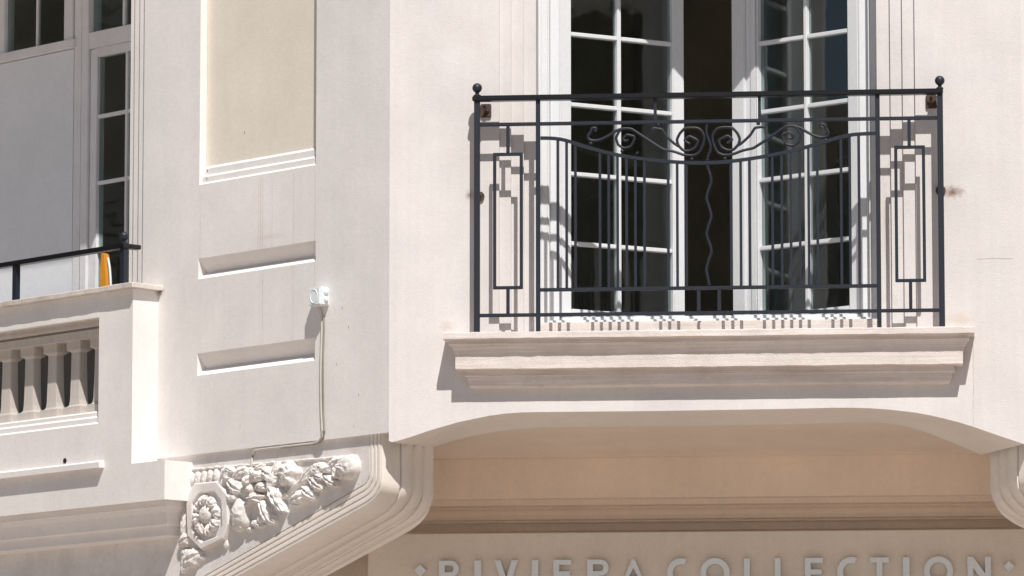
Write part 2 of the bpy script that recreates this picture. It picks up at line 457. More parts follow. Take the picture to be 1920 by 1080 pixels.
# ------------------------------------------------------------------ corbels
def outline(fr_at, xv, yt, yvs, dp, slope, yend=1230, n1=6, n2=14, n3=12):
    """vertical run, rounded turn, long diagonal; returned in picture space, then placed on its plane"""
    (dx, dy) = dp
    ctrl = (xv, dy - slope * (xv - dx))
    pts = [(xv, yt + (yvs - yt) * i / n1) for i in range(n1)]
    for i in range(n2 + 1):
        t = i / n2
        pts.append(tuple((1 - t) ** 2 * p + 2 * t * (1 - t) * q + t * t * r for p, q, r in zip((xv, yvs), ctrl, dp)))
    xe = dx - (yend - dy) / slope
    for i in range(1, n3 + 1):
        t = i / n3; pts.append((dx + (xe - dx) * t, dy + (yend - dy) * t))
    return [fr_at(*p) for p in pts]
def onS(px, py): return Vector(SI.w(*SI.at(px, py, CB), CB))
G1 = outline(onS, 693, 800, 884, (678, 911), .573)
G4 = outline(onS, 714, 800, 896, (682, 943.5), .552)
EC = [-.119, -.200, -.280, -.362]                # how deep each step of the jamb lies behind the side face
def onC(c): return lambda px, py: Vector(SI.w(*SI.at(px, py, c), c))
E1 = outline(onC(EC[0]), 749.6, 800, 906, (704, 970.7), .552)
E2 = outline(onC(EC[1]), 769, 800, 914, (727, 974), .565)
E3 = outline(onC(EC[2]), 788.5, 800, 923, (747, 982), .565)
E4 = outline(onC(EC[3]), 808.8, 800, 936, (761, 999.2), .5425)
def lerp(A, B, t, off=None):
    return [a + (b - a) * t + (off if off is not None else Vector()) for a, b in zip(A, B)]
nS = SI.n; nR = SI.r
rows = []
for k in range(4):
    t = k / 3
    for dt, dc in ((-.055, 0), (-.02, -.011), (.02, -.011), (.055, 0)):
        tt = t + dt
        if k == 0 and dt < 0: tt = -.02
        rows.append(lerp(G1, G4, tt, nS * dc))
    if k < 3: rows.append(lerp(G1, G4, t + 1 / 6, nS * .0008))
Gs = rows[-1]
ER = [E1, E2, E3, E4]
def nose(t):
    # on the vertical run a quarter round, on the diagonal a narrow fillet that then turns under
    out = []
    for i, (p, q) in enumerate(zip(Gs, E1)):
        w = min(1, max(0, (i - 6) / 14)); w = w * w * (3 - 2 * w)
        th = t * pi / 2
        f0, y0 = sin(th), 1 - cos(th)
        u = max(0, (t - .3) / .7)
        f1, y1 = .42 * min(1, t / .4) + .58 * sin(u * pi / 2), .05 * t + .95 * u
        fs, fy = f0 + (f1 - f0) * w, y0 + (y1 - y0) * w
        (a0, z0, c0), (a1, z1, c1) = SI.loc(p), SI.loc(q)
        out.append(Vector(SI.w(a0 + (a1 - a0) * fs, z0 + (z1 - z0) * fs, c0 + (c1 - c0) * fy)))
    return out
for k in range(1, 17): rows.append(nose(k / 16))
def normals2(A):
    out = []
    L = [SI.loc(v) for v in A]
    for i in range(len(L)):
        p, q = L[max(i - 1, 0)], L[min(i + 1, len(L) - 1)]
        da, dz = q[0] - p[0], q[1] - p[1]; l = math.hypot(da, dz)
        out.append((-dz / l, da / l))            # points out of the corbel, right and down
    return out
for k in range(3):
    A, B = ER[k], ER[k + 1]; D = EC[k] - EC[k + 1]; nn = normals2(A)
    for f, bl in ((.0, -.010), (.10, -.010), (.13, .003), (.28, .008), (.50, .010), (.72, .008), (.90, .002)):
        rows.append([Vector(SI.w(SI.loc(v)[0] + n[0] * bl, v.z + n[1] * bl, EC[k] - D * f)) for v, n in zip(A, nn)])
    rows.append(B)
rows.append([Vector((v.x - .30, TB + .02, v.z)) for v in E4])
# flat face of the corbel, from the first groove out to the left under the block
left_end = SI.a(-260, 1000, CB)
loopS = [(SI.loc(v)[0], v.z) for v in rows[0]]
ze = loopS[-1][1]
face_poly = loopS + [(left_end, ze), (left_end, z_sb + .12), (loopS[0][0], z_sb + .12)]
mbF = MB(); mbF.face(SI, face_poly, [], CB)
corb = mbF.build('corbel', 'relief', bld)
mb = MB(); mb.grid(rows); mb.build('fluted_edge', 'corbel', corb, smooth=32)
# lower wall down to the ground (below the picture)
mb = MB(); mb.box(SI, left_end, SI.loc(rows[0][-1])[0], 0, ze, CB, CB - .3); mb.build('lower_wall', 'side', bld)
# the matching corbel and canted face on the right side of the bay
mir = lambda v: Vector((2 * XM - v.x, v.y, v.z))
mbF = MB(); mbF.v = [tuple(mir(Vector(SI.w(a, z, CB)))) for a, z in face_poly]
mbF.f = [tuple(t) for t in tessellate_polygon([[Vector((a, z, 0)) for a, z in face_poly]])]
corb2 = mbF.build('corbel', 'relief', bld)
mb = MB(); mb.grid([[mir(v) for v in r] for r in rows]); mb.build('fluted_edge', 'corbel', corb2, smooth=32)
mb = MB(); vs_ = [mir(Vector(SI.w(a, z, 0))) for a, z in rect(vj[0], 0, z_sb, ZTOP)]; mb.add(vs_, [(0, 1, 2, 3)])
vs_ = [mir(Vector(SI.w(a, z_sb, c))) for a, c in ((vj[0], 0), (-.012, 0), (-.012, -.1), (vj[0], -.1))]; mb.add(vs_, [(0, 1, 2, 3)])
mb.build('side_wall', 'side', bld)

# ------------------------------------------------------------------ balcony block on the left
C0 = .148
vR = SI.a(248, 700, C0)                           # right arris of the upper block
vR2 = SI.a(308.5, 900, C0)                        # right arris of the lower block
FAR = SI.a(-260, 700, C0)
z_cap1 = SI.z(245, 529, .18); z_cap0 = z_cap1 - .024
z_lb1 = SI.z(307, 862.5, C0); z_lb0 = .5 * (SI.z(308, 937, C0) + SI.z(0, 967, C0))
oR = SI.a(185, 700, C0)
oz1, oz0 = .5 * (SI.z(185, 594.5, C0) + SI.z(0, 622, C0)), .5 * (SI.z(185, 794, C0) + SI.z(0, 817, C0))
LED = -.33
mb = MB()
OP = rect(FAR + .1, oR, oz0, oz1)
mb.face(SI, [(FAR, z_lb0), (vR2, z_lb0), (vR2, z_lb1), (vR, z_lb1), (vR, z_cap0), (FAR, z_cap0)], [OP], C0)
def rquad(m, v, z0, z1, c0, c1): m.add([SI.w(v, z0, c0), SI.w(v, z1, c0), SI.w(v, z1, c1), SI.w(v, z0, c1)], [(0, 1, 2, 3)])
def hquad(m, z, v0, v1, c0, c1): m.add([SI.w(v0, z, c0), SI.w(v1, z, c0), SI.w(v1, z, c1), SI.w(v0, z, c1)], [(0, 1, 2, 3)])
rquad(mb, vR, z_lb1, z_cap0, C0, -.06); rquad(mb, vR2, z_lb0, z_lb1, C0, -.06)
hquad(mb, z_lb1, vR, vR2, C0, -.06); hquad(mb, z_lb0, FAR, vR2, C0, CB - .01)
rquad(mb, oR, oz0, oz1, C0, -.02)
hquad(mb, oz1, FAR, oR, C0, C0 - .05)
# stepped ledge below the balusters
lp = [(C0, oz0), (C0 - .010, oz0 + .008), (C0 - .012, oz0 + .009), (C0 - .012, oz0 + .030), (C0 - .022, oz0 + .039), (C0 - .024, oz0 + .040), (C0 - .024, oz0 + .056), (C0 - .034, oz0 + .064), (C0 - .20, oz0 + .064), (C0 - .20, oz0 - .3)]
mb.grid([[SI.w(FAR, z, c) for c, z in lp], [SI.w(oR, z, c) for c, z in lp]])
# head moulding above the balusters
hz = oz1
hp = [(C0 - .035, hz), (C0 - .036, hz - .012), (C0 - .030, hz - .020), (C0 - .030, hz - .030), (C0 - .075, hz - .031), (C0 - .075, hz - .040), (C0 - .055, hz - .042), (C0 - .055, hz - .078), (C0 - .15, hz - .078), (C0 - .15, z_cap0)]
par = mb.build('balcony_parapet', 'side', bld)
mb = MB(); mb.grid([[SI.w(FAR, z, c) for c, z in hp], [SI.w(oR, z, c) for c, z in hp]]); mb.build('head_moulding', 'stone', par)  # darker stone colour paints in the shade under the opening's head
# string ledge with its dropped end
sv = SI.a(186, 872, C0 + .028)
sz1, sz0 = .5 * (SI.z(186, 865.5, C0 + .03) + SI.z(0, 886.5, C0 + .03)), .5 * (SI.z(186, 876.5, C0 + .03) + SI.z(0, 897, C0 + .03))
mb = MB()
lp = [(C0 - .002, sz1 + .010), (C0 + .030, sz1 - .001), (C0 + .030, sz0), (C0 - .002, sz0)]
mb.grid([[SI.w(FAR, z, c) for c, z in lp], [SI.w(sv, z, c) for c, z in lp]]); mb.add([SI.w(sv, z, c) for c, z in lp], [(0, 1, 2, 3)])
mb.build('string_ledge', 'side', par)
a_, z_ = SI.at(122, 864, C0)
mb = MB(); mb.tube([SI.w(a_, z_, C0 + .003), SI.w(a_, z_, C0 - .02)], [.012, .012], n=14); o = mb.build('weep_hole', 'black', par, smooth=40)
# cap slab, mitred round the corner
def lsweep(name, prof, vref, cref, mat, parent, zoff=0, end=-.03, jitter=0, smooth=None):
    m = MB(); rows = []
    n = 60
    for k in range(n + 1):
        t = k / n
        r_ = []
        for c, z in prof:
            v = FAR + (vref + (c - cref) - FAR) * t
            j = jitter * noise.noise(Vector((v * 9, z * 3, 3.1))) if jitter else 0
            r_.append(SI.w(v, z + j * .6, c + j))
        rows.append(r_)
    for k in range(1, 9):
        t = k / 8
        r_ = []
        for c, z in prof:
            v = vref + (c - cref); cc = c + (end - c) * t
            j = jitter * noise.noise(Vector((cc * 9 + 5, z * 3, 9.1))) if jitter else 0
            r_.append(SI.w(v + j, z + j * .6, cc))
        rows.append(r_)
    m.grid(rows, True)
    return m.build(name, mat, parent, smooth=smooth)
lsweep('cap_slab', [(C0 + .033, z_cap0 + .002), (C0 + .033, z_cap1 - .003), (C0 + .030, z_cap1), (-.16, z_cap1), (-.16, z_cap0), (C0 + .026, z_cap0)], vR, C0, 'slab', par, jitter=.004)
# bed mouldings under the lower block
def zl_(py): return SI.z(313, py, .08)
lsweep('bed_moulding', [(C0 - .036, z_lb0 - .0005), (C0 - .036, zl_(950)), (C0 - .042, zl_(951.5)), (C0 - .058, zl_(960)), (C0 - .070, zl_(972)), (C0 - .074, zl_(982)), (C0 - .092, zl_(984)), (C0 - .098, zl_(995)), (C0 - .098, zl_(1002)), (C0 - .112, zl_(1003.5)), (CB - .01, zl_(1006)), (CB - .01, z_lb0 - .0005)], vR2, C0, 'side', par, end=CB - .005, smooth=14)
# balusters
b0z, b1z = oz0 + .064, hz - .078
def baluster_mesh():
    m = MB(); H = b1z - b0z
    sec = [(0, .068, .042), (.125, .068, .042), (.131, .054, .033), (.145, .043, .027), (.22, .0385, .0250), (.45, .0360, .0235), (.7, .0340, .0225), (.845, .0330, .0220), (.860, .036, .024), (.872, .046, .031), (.878, .054, .036), (1, .054, .036)]
    rows = []
    for t, hw, hd in sec:
        rows.append([(SI.r * (sx * hw) + SI.n * (sy * hd) + Vector((0, 0, t * H))) for sx, sy in ((-1, 1), (1, 1), (1, -1), (-1, -1))])
    m.grid(rows, True)
    return m
cbal = C0 - .118
first = None
sp = .1515 * 44 / 37.4
vb0 = SI.a(150.5, 700, cbal + .022) - .037
for k in range(-1, 9):
    v = vb0 - sp * k
    pos = Vector(SI.w(v, b0z, cbal))
    if first is None:
        o = baluster_mesh().build('baluster', 'stone', par, bevel=.003); o.location = pos; first = o
    else: copy_part(first, par, pos)
# ------------------------------------------------------------------ loggia: floor, window wall
LD = -.34
mb = MB()
zfl = oz0 - .02
mb.add([SI.w(FAR, zfl, C0 - .02), SI.w(vR, zfl, C0 - .02), SI.w(vR, zfl, LD - .2), SI.w(FAR, zfl, LD - .2)], [(0, 1, 2, 3)])
mb.build('loggia_floor', 'stone', bld)
def LZ(px, py, c=LD): return SI.z(px, py, c)
def LA(px, py=300, c=LD): return SI.a(px, py, c)
unit = MB()
vL, vRt = FAR - .3, vj[3] + .12
# outer posts and rails of the joinery: post between panel and door
unit.box(SI, LA(137), LA(151), zfl, ZTOP, LD, LD - .07)
unit.box(SI, LA(151, c=LD + .012), LA(163, c=LD + .012), zfl, ZTOP, LD + .012, LD - .07)
unit.box(SI, LA(163), vRt, zfl, LZ(200, 800), LD + .004, LD - .06)
# transom
ztr0, ztr1 = LZ(205, 85), LZ(205, 54)
unit.box(SI, LA(163, c=LD) + .001, vRt, ztr0, ztr1, LD + .006, LD - .06)
# rail over the infill panel (sill of the upper light)
zi1, zi0 = LZ(60, 88, LD + .02), LZ(60, 104, LD + .02)
unit.box(SI, vL, LA(135, c=LD + .02), zi0, zi1, LD + .02, LD - .06)
unit.box(SI, LA(118), LA(135) - .001, zi1, ZTOP, LD + .004, LD - .06)
unit.box(SI, LA(-10), LA(6), zi1, ZTOP, LD + .004, LD - .06)
lw = unit.build('loggia_door', 'old_white', bld, bevel=.003)
mb = MB(); mb.box(SI, vL, LA(134.5), zfl, zi0 - .004, LD - .006, LD - .05); mb.build('infill_panel', 'infill', lw)
# door leaf: stile, bottom glass, muntins
dl = LA(168); dg = LA(184.5, c=LD - .012)
mb = MB(); mb.box(SI, dl, dg, zfl + .1, ztr0 - .004, LD + .0, LD - .045); mb.box(SI, dg, vRt, ztr0 - .045, ztr0 - .004, LD + .0, LD - .045)
mb.box(SI, dg - .02, vRt, zfl + .1, LZ(205, 700), LD, LD - .045)
mb.build('door_leaf', 'old_white', lw, bevel=.003)
vm = LA(237, c=LD - .008)
zrow = [LZ(210, 213, LD), LZ(210, 338, LD), LZ(210, 465, LD), LZ(210, 592, LD)]
mb = MB(); mb.box(SI, vm - .009, vm + .009, LZ(205, 700), ztr0 - .045, LD - .004, LD - .03); mb.build('muntin', 'old_white', lw, bevel=.002)
for z in zrow:
    mb = MB(); mb.box(SI, dg, vRt, z - .009, z + .009, LD - .006, LD - .028); mb.build('muntin', 'old_white', lw, bevel=.002)
zz = [LZ(205, 700)] + zrow[::-1] + [ztr0 - .045]
for i in range(len(zz) - 1):
    for a0, a1 in ((dg, vm - .009), (vm + .009, vRt)):
        mb = MB(); mb.box(SI, a0, a1, zz[i] + .009 * (i > 0), zz[i + 1] - .009 * (i < len(zz) - 2), LD - .017, LD - .021); mb.build('pane', 'glass', lw)
# transom light
fl = LA(167, 20)
mb = MB(); mb.box(SI, LA(163) + .002, fl, ztr1, ZTOP, LD + .002, LD - .05); mb.build('transom_stile', 'old_white', lw, bevel=.003)
vm2 = LA(233, 20, LD - .01)
mb = MB(); mb.box(SI, vm2 - .009, vm2 + .009, ztr1, ZTOP, LD - .006, LD - .03); mb.build('muntin', 'old_white', lw, bevel=.002)
for a0, a1 in ((fl, vm2 - .009), (vm2 + .009, vRt)):
    mb = MB(); mb.box(SI, a0, a1, ztr1, ZTOP, LD - .017, LD - .021); mb.build('pane', 'glass', lw)
# light above the infill panel
vm3 = LA(69, 40, LD - .01)
mb = MB(); mb.box(SI, vm3 - .007, vm3 + .007, zi1, ZTOP, LD - .01, LD - .03); mb.build('muntin', 'old_white', lw, bevel=.002)
for a0, a1 in ((LA(6), vm3 - .007), (vm3 + .007, LA(118))):
    mb = MB(); mb.box(SI, a0, a1, zi1, ZTOP, LD - .018, LD - .022); mb.build('pane', 'glass', lw)
# room behind the loggia
mb = MB()
def room(m, fr, a0, a1, z0, z1, c0, c1):
    P = [fr.w(a, z, c) for c in (c0, c1) for z in (z0, z1) for a in (a0, a1)]
    m.add(P, [(4, 6, 7, 5), (0, 4, 5, 1), (2, 3, 7, 6), (0, 2, 6, 4), (1, 5, 7, 3)])
room(mb, SI, vL - .3, vRt + .25, zfl - .3, ZTOP + .1, LD - .055, LD - 2.6)
mb.build('loggia_room', 'room', bld)
mb = MB()
# underside of the balcony of the floor above (out of the picture, shades the loggia)
zsl = SI.z(245, -185, C0)
mb.box(SI, FAR - .6, vR - .06, zsl, zsl + .12, C0 + .06, -.4)
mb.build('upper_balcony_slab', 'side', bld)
# added top slab over everything that is modelled, blocks light from above
mb = MB()
mb.add([(v[0], v[1], ZTOP) for v in (SI.w(FAR - .6, 0, .05), SI.w(0, 0, 0), FR.w(XR, 0, 0), tuple(mir(Vector(SI.w(FAR, 0, 0)))), (6, 8, 0), (-6, 8, 0))], [(0, 1, 2, 3, 4, 5)])
mb.add([(v[0], v[1], ZTOP + .3) for v in (SI.w(FAR - .6, 0, .05), SI.w(0, 0, 0), FR.w(XR, 0, 0), tuple(mir(Vector(SI.w(FAR, 0, 0)))), (6, 8, 0), (-6, 8, 0))], [(0, 1, 2, 3, 4, 5)])
mb.build('top_closure_slab', 'side', bld)

# ------------------------------------------------------------------ window sill
def zf(py, c=.1): return FR.z(840, py, c)
sl, sr = FR.a(830, 630, .141), FR.a(1826.5, 615, .141)
PS = .141
sp_ = [(-.02, zs), (PS - .003, zs), (PS, zs - .003), (PS, zs - .028), (PS - .020, zs - .029), (PS - .024, zs - .034), (PS - .022, zs - .050), (PS - .030, zs - .054),
       (PS - .036, zs - .064), (PS - .046, zs - .080), (PS - .050, zs - .098), (PS - .050, zs - .155), (PS - .055, zs - .158), (PS - .088, zs - .158), (PS - .088, zs - .168), (PS - .084, zs - .182), (PS - .096, zs - .185),
       (PS - .098, zs - .205), (PS - .104, zs - .225), (PS - .112, zs - .232), (-.02, zs - .236)]
def usweep(name, prof, a0, a1, cref, mat, parent, smooth=None, jit=0):
    m = MB(); rows = []
    def row(f): rows.append([f(c, z) for c, z in prof])
    row(lambda c, z: FR.w(a0 + (cref - c), z, -.02))
    n = 90
    for k in range(n + 1):
        t = k / n
        def f(c, z):
            l = a0 + (cref - c); r = a1 - (cref - c); a = l + (r - l) * t
            j = jit * noise.noise(Vector((a * 14, z * 40, 1.7))) + jit * .6 * noise.noise(Vector((a * 60, z * 50, 7.7))) if (jit and c > .03) else 0
            return FR.w(a, z + j * .8, c + j)
        row(f)
    row(lambda c, z: FR.w(a1 - (cref - c), z, -.02))
    m.grid(rows)
    return m.build(name, mat, parent, smooth=smooth)
sill = usweep('window_sill', sp_, sl, sr, PS, 'trim', bld, smooth=30, jit=.0022)

# ------------------------------------------------------------------ french window
FD = -.175
fL, fR = L_[3], R_[3]
zth = FR.z(1320, 597.5, FD)
def fa(px, c): return FR.a(px, 300, c)
mb = MB()
xl1, xl2 = fa(1029.5, FD), fa(1049, FD - .045)
xr1, xr2 = fa(1629, FD), fa(1611.5, FD - .045)
mb.box(FR, fL - .02, xl1, zs - .02, ZL, FD, FD - .11)
mb.box(FR, xl1, xl2, zs - .02, ZL, FD - .045, FD - .11)
mb.box(FR, xr1, fR + .02, zs - .02, ZL, FD, FD - .11)
mb.box(FR, xr2, xr1, zs - .02, ZL, FD - .045, FD - .11)
mb.box(FR, xl1 + .0005, xr1 - .0005, zs - .02, zth, FD + .003, FD - .05)
mb.box(FR, xl2 + .0005, xr2 - .0005, zs - .02, zth + .02, FD - .05, FD - .11)
mb.box(FR, fL + .012, fL + .020, zs - .02, ZL - .001, FD + .005, FD - .01); mb.box(FR, xl1 - .010, xl1 - .003, zs - .02, ZL - .001, FD + .004, FD - .01)
mb.box(FR, xr1 + .003, xr1 + .010, zs - .02, ZL - .001, FD + .004, FD - .01)
win = mb.build('french_window', 'wood_white', bld, bevel=.004)
# stone threshold in front of the frame
mb = MB(); zt2 = FR.z(1320, 601, -.06)
mb.box(FR, fL - .005, fR + .005, zs - .03, zt2, -.066, FD - .01)
mb.build('threshold', 'trim', bld, bevel=.004)
zg0 = FR.z(1080, 577, -.23)                        # lower edge of the glass
ROWS_L = [455.5, 325, 195, 63, -67, -197]
def leaf(side):
    s = 1 if side == 'L' else -1
    hx = xl2 + .004 if s > 0 else xr2 - .004
    ang = radians(35.6) if s > 0 else radians(36.6)
    hy = -(FD - .052)
    fr = Frame((hx, hy), ang if s > 0 else -ang)   # a to the right along the leaf
    A = lambda px, c=0: fr.a(px, 300, c)
    if s > 0: e0, g0, mu, g1, e1 = 0.0, A(1071.5), A(1164, .006), A(1262), A(1283.5)
    else: e0, g0, mu, g1, e1 = A(1378), A(1421.5), A(1508, .006), A(1590), 0.0
    zb_ = zth + .024; TH = -.05
    m = MB()
    m.box(fr, e0, g0, zb_, ZL - .02, 0, TH); m.box(fr, g1, e1, zb_, ZL - .02, 0, TH)
    m.box(fr, g0 - .001, g1 + .001, zb_, zg0, -.002, TH + .002); m.box(fr, g0 - .001, g1 + .001, ZL - .12, ZL - .02, -.002, TH + .002)
    if s < 0:
        q = A(1396, .014)
        m.box(fr, e0 - .006, q, zb_ + .002, ZL - .022, .014, -.001)
        q0, q1 = A(1407, .006), A(1418, .006)
        m.box(fr, q0, q1, zb_ + .002, ZL - .022, .006, -.001)
    lf = m.build('leaf_frame', 'wood_white', win, bevel=.004)
    xr_ = 1072 if s > 0 else 1590
    yr_ = ROWS_L if s > 0 else [446, 316.5, 187, 56, -73, -203]
    zr = [fr.z(xr_, y, 0) for y in yr_]
    zr = [z for z in zr if z < ZL - .16]
    m = MB(); m.box(fr, mu - .0095, mu + .0095, zg0, ZL - .12, -.004, TH + .01); m.build('muntin', 'wood_white', win, bevel=.003)
    for z in zr:
        for c0, c1 in ((g0, mu - .0095), (mu + .0095, g1)):
            m = MB(); m.box(fr, c0, c1, z - .0095, z + .0095, -.006, TH + .012); m.build('muntin', 'wood_white', win, bevel=.003)
    zz = [zg0] + zr + [ZL - .12]
    for i in range(len(zz) - 1):
        for c0, c1 in ((g0, mu - .0095), (mu + .0095, g1)):
            m = MB(); m.box(fr, c0, c1, zz[i] + .0095 * (i > 0), zz[i + 1] - .0095 * (i < len(zz) - 2), -.024, -.028); m.build('pane', 'glass', win)
leaf('L'); leaf('R')
# interior: pale reveal, dark room
mb = MB()
for a, b in ((fL - .02, fL + .012), (fR - .012, fR + .02)):
    mb = MB(); mb.box(FR, a, b, zs - .02, ZL, FD - .1105, -.52); mb.build('inner_reveal', 'old_white', bld)
mb = MB(); room(mb, FR, XM - 1.35, XM + 1.35, zs - .12, ZL + .5, -.40, -3.6); mb.build('bedroom', 'room', bld)

# ------------------------------------------------------------------ iron railing of the french window
PR = .088
def fp(px, py, c=PR): return FR.at(px, py, c)
rail = thing('iron_railing', 'dark grey wrought iron railing with scrolls standing on the French window sill', 'railing', FR.w(XM, zs, PR))
def zpx(py_l, x_l, py_r, x_r, c=PR): return .5 * (FR.z(x_l, py_l, c) + FR.z(x_r, py_r, c))
zH = zpx(184.5, 899, 172.5, 1765); z2 = zpx(234, 901, 221, 1757); zB = zpx(592.5, 904, 580.7, 1759)
zI = zpx(544.5, 1014, 535, 1645)
PXL = FR.a(894.5, 400, PR); PXR = FR.a(1764.5, 400, PR)
IL, IR = FR.a(1009, 400, PR), FR.a(1647, 400, PR)
iron = 'iron'
mb = MB(); mb.box(FR, PXL - .020, PXR + .014, zH - .0115, zH + .0115, PR - .024, PR + .022)
mb.build('handrail', 'iron_black', rail, bevel=.004)
for x in (PXL, PXR):
    mb = MB(); mb.box(FR, x - .0125, x + .0125, zs, zH - .0115, PR - .0125, PR + .0125); p = mb.build('corner_post', iron, rail, bevel=.002)
    mb = MB(); mb.ball((x, -PR, zH + .048), .0215, 20, 14); mb.tube([(x, -PR, zH + .0115), (x, -PR, zH + .017), (x, -PR, zH + .018), (x, -PR, zH + .03)], [.016, .016, .009, .009], n=14); mb.build('ball_finial', iron, rail, smooth=40)
for x in (IL, IR):
    mb = MB(); mb.box(FR, x - .0095, x + .0095, zs, zH - .0115, PR - .0095, PR + .0095); mb.build('inner_post', iron, rail, bevel=.002)
def hbar(name, x0, x1, z, h=.0075):
    m = MB(); m.box(FR, x0, x1, z - h, z + h, PR - h, PR + h); return m.build(name, iron, rail, bevel=.0015)
for z, nm in ((z2, 'upper_rail'), (zB, 'bottom_rail')):
    for a, b in ((PXL + .012, IL - .009), (IL + .009, IR - .009), (IR + .009, PXR - .012)): hbar(nm, a, b, z)
hbar('lower_rail', IL + .009, IR - .009, zI)
def vbar(name, x, z0, z1, h=.0058):
    m = MB(); m.box(FR, x - h, x + h, z0, z1, PR - h, PR + h); return m.build(name, iron, rail, bevel=.0015)
for px in (1310, 1348.5): vbar('strut', FR.a(px, 560, PR), zB + .007, zI - .007, .0075)
for px in (1228.5, 1424): vbar('strut', FR.a(px, 205, PR), z2 + .007, zH - .011, .0065)
# belly curve
bc = [(1013.7, 259), (1035, 259), (1049, 260), (1065, 264), (1082, 270), (1119, 281.5), (1156, 290.5), (1193, 296.5), (1230, 301), (1267, 304), (1300, 305.5), (1338, 305.2), (1374, 302.3), (1422, 295.5), (1485, 283.5), (1541, 267.5), (1560, 261.5), (1578, 256), (1590, 253.5), (1604, 251.5), (1644, 250)]
BC = [fp(*p) for p in bc]
sm = fair(resample(BC, 70), 3)
mb = MB(); mb.tube([FR.w(a, z, PR) for a, z in sm], .0072, square=True, ref=(0, 1, 0)); mb.build('belly_rail', iron, rail, smooth=30)
bars = [1046, 1062.5, 1079, 1125, 1141.5, 1158, 1175, 1191.5, 1208.5, 1253, 1270, 1287, 1371, 1389, 1405.5, 1448.5, 1466, 1483, 1500, 1516.5, 1533, 1577.5, 1594, 1611]
for px in bars:
    x = FR.a(px, 400, PR)
    vbar('baluster_bar', x, zI + .007, z_at(sm, x) - .005)
def iron_curve(name, pts, r=.0062, n=6, res=None, it=2):
    P = [fp(*p) for p in pts]
    if res: P = fair(resample(P, res), it)
    m = MB(); m.tube([FR.w(a, z, PR) for a, z in P], r, n=n, ref=(0, 1, 0)); return m.build(name, iron, rail, smooth=50)
iron_curve('wavy_bar', [(1326, 310), (1328, 316), (1335, 338), (1323.7, 370), (1335, 405), (1323.7, 438), (1335.5, 470), (1323.7, 503), (1330, 534)], .0066, 8, 70, 4)
iron_curve('wavy_bar', [(1326, 233), (1323.5, 246), (1328, 260), (1333.5, 274), (1331, 286), (1326, 297), (1325.5, 304)], .0062, 8, 24, 2)
q = lambda l: [(1080 + x / 3.918, 210 + y / 3.918) for x, y in l]
mirp = lambda l: [(2 * 1328.2 - x, y - .0148 * (2 * 1328.2 - 2 * x)) for x, y in l]
sc1 = q([(135, 140), (155, 132), (150, 116), (125, 114), (108, 126), (115, 145), (98, 158), (86, 180), (95, 203), (130, 213), (175, 205), (230, 180), (300, 135), (345, 120), (405, 122), (470, 165), (560, 225), (640, 275), (720, 290), (790, 315), (860, 322), (905, 300), (935, 240), (945, 180), (920, 132), (885, 115), (800, 117), (760, 160), (740, 205), (750, 245), (790, 285), (835, 285), (880, 260), (900, 210), (830, 175), (793, 210), (835, 235)])
sc2 = q([(345, 121), (318, 140), (293, 190), (308, 240), (350, 267), (400, 255), (425, 215), (433, 180), (372, 165), (346, 195), (358, 216), (385, 205)])
sc3 = q([(560, 134), (558, 118), (590, 122), (630, 125), (665, 180), (720, 230), (752, 252)])
for sc, r in ((sc1, .0062), (sc2, .0058), (sc3, .0060)):
    k = len(sc) * 4
    iron_curve('scroll', sc, r, 8, k, 1); iron_curve('scroll', mirp(sc), r, 8, k, 1)
for x, y in q([(110, 232), (340, 287), (850, 347), (605, 95)]):
    for (xx, yy) in ((x, y), mirp([(x, y)])[0]):
        a, z = fp(xx, yy); mb = MB(); mb.ball(FR.w(a, z, PR), .0085, 12, 8); mb.build('rivet_ball', iron, rail, smooth=60)
# side panels
for (xs, xl, xr, yt, yb_) in ((952, 927.5, 977.5, 289.5, 539.5), (1705.5, 1680.5, 1732.5, 276, 526)):
    zt_, zb2 = FR.z(xs, yt, PR), FR.z(xs, yb_, PR)
    a0, a1, am = FR.a(xl, 400, PR), FR.a(xr, 400, PR), FR.a(xs + .5, 400, PR)
    h = .0068
    mb = MB(); mb.slab(FR, rect(a0 - h, a1 + h, zb2 - h, zt_ + h), [rect(a0 + h, a1 - h, zb2 + h, zt_ - h)], PR + h, PR - h)
    mb.build('frame_panel', iron, rail, bevel=.0015)
    vbar('strut', am, zt_ + h, z2 - .007, .0072); vbar('strut', am, zB + .007, zb2 - h, .0072)
# wall fixings
for (px, py, side) in ((910, 206, 1), (1746, 189, -1)):
    a, z = FR.at(px, py, .03)
    mb = MB(); mb.box(FR, a - .024, a + .024, z - .030, z + .030, .001, .012); mb.box(FR, a - .006, a + .006, z - .012, z + .012, .012, PR)
    mb.tube([FR.w(a + .008 * side, z, .010), FR.w(a + .008 * side, z, .024)], [.012, .009], n=8)
    mb.build('wall_bracket', 'rust', rail, bevel=.004, label='rusty wall bracket behind the corner post')
    x = PXL if side > 0 else PXR
    mb = MB(); z = FR.z(px, 366 if side > 0 else 355, .04)
    mb.tube([FR.w(x, z, PR), FR.w(x, z, 0)], .011, n=10); mb.tube([FR.w(x + .002 * side, z, .010), FR.w(x + .002 * side, z, 0)], .022, n=12); mb.build('wall_stay', 'rust', rail, smooth=40)

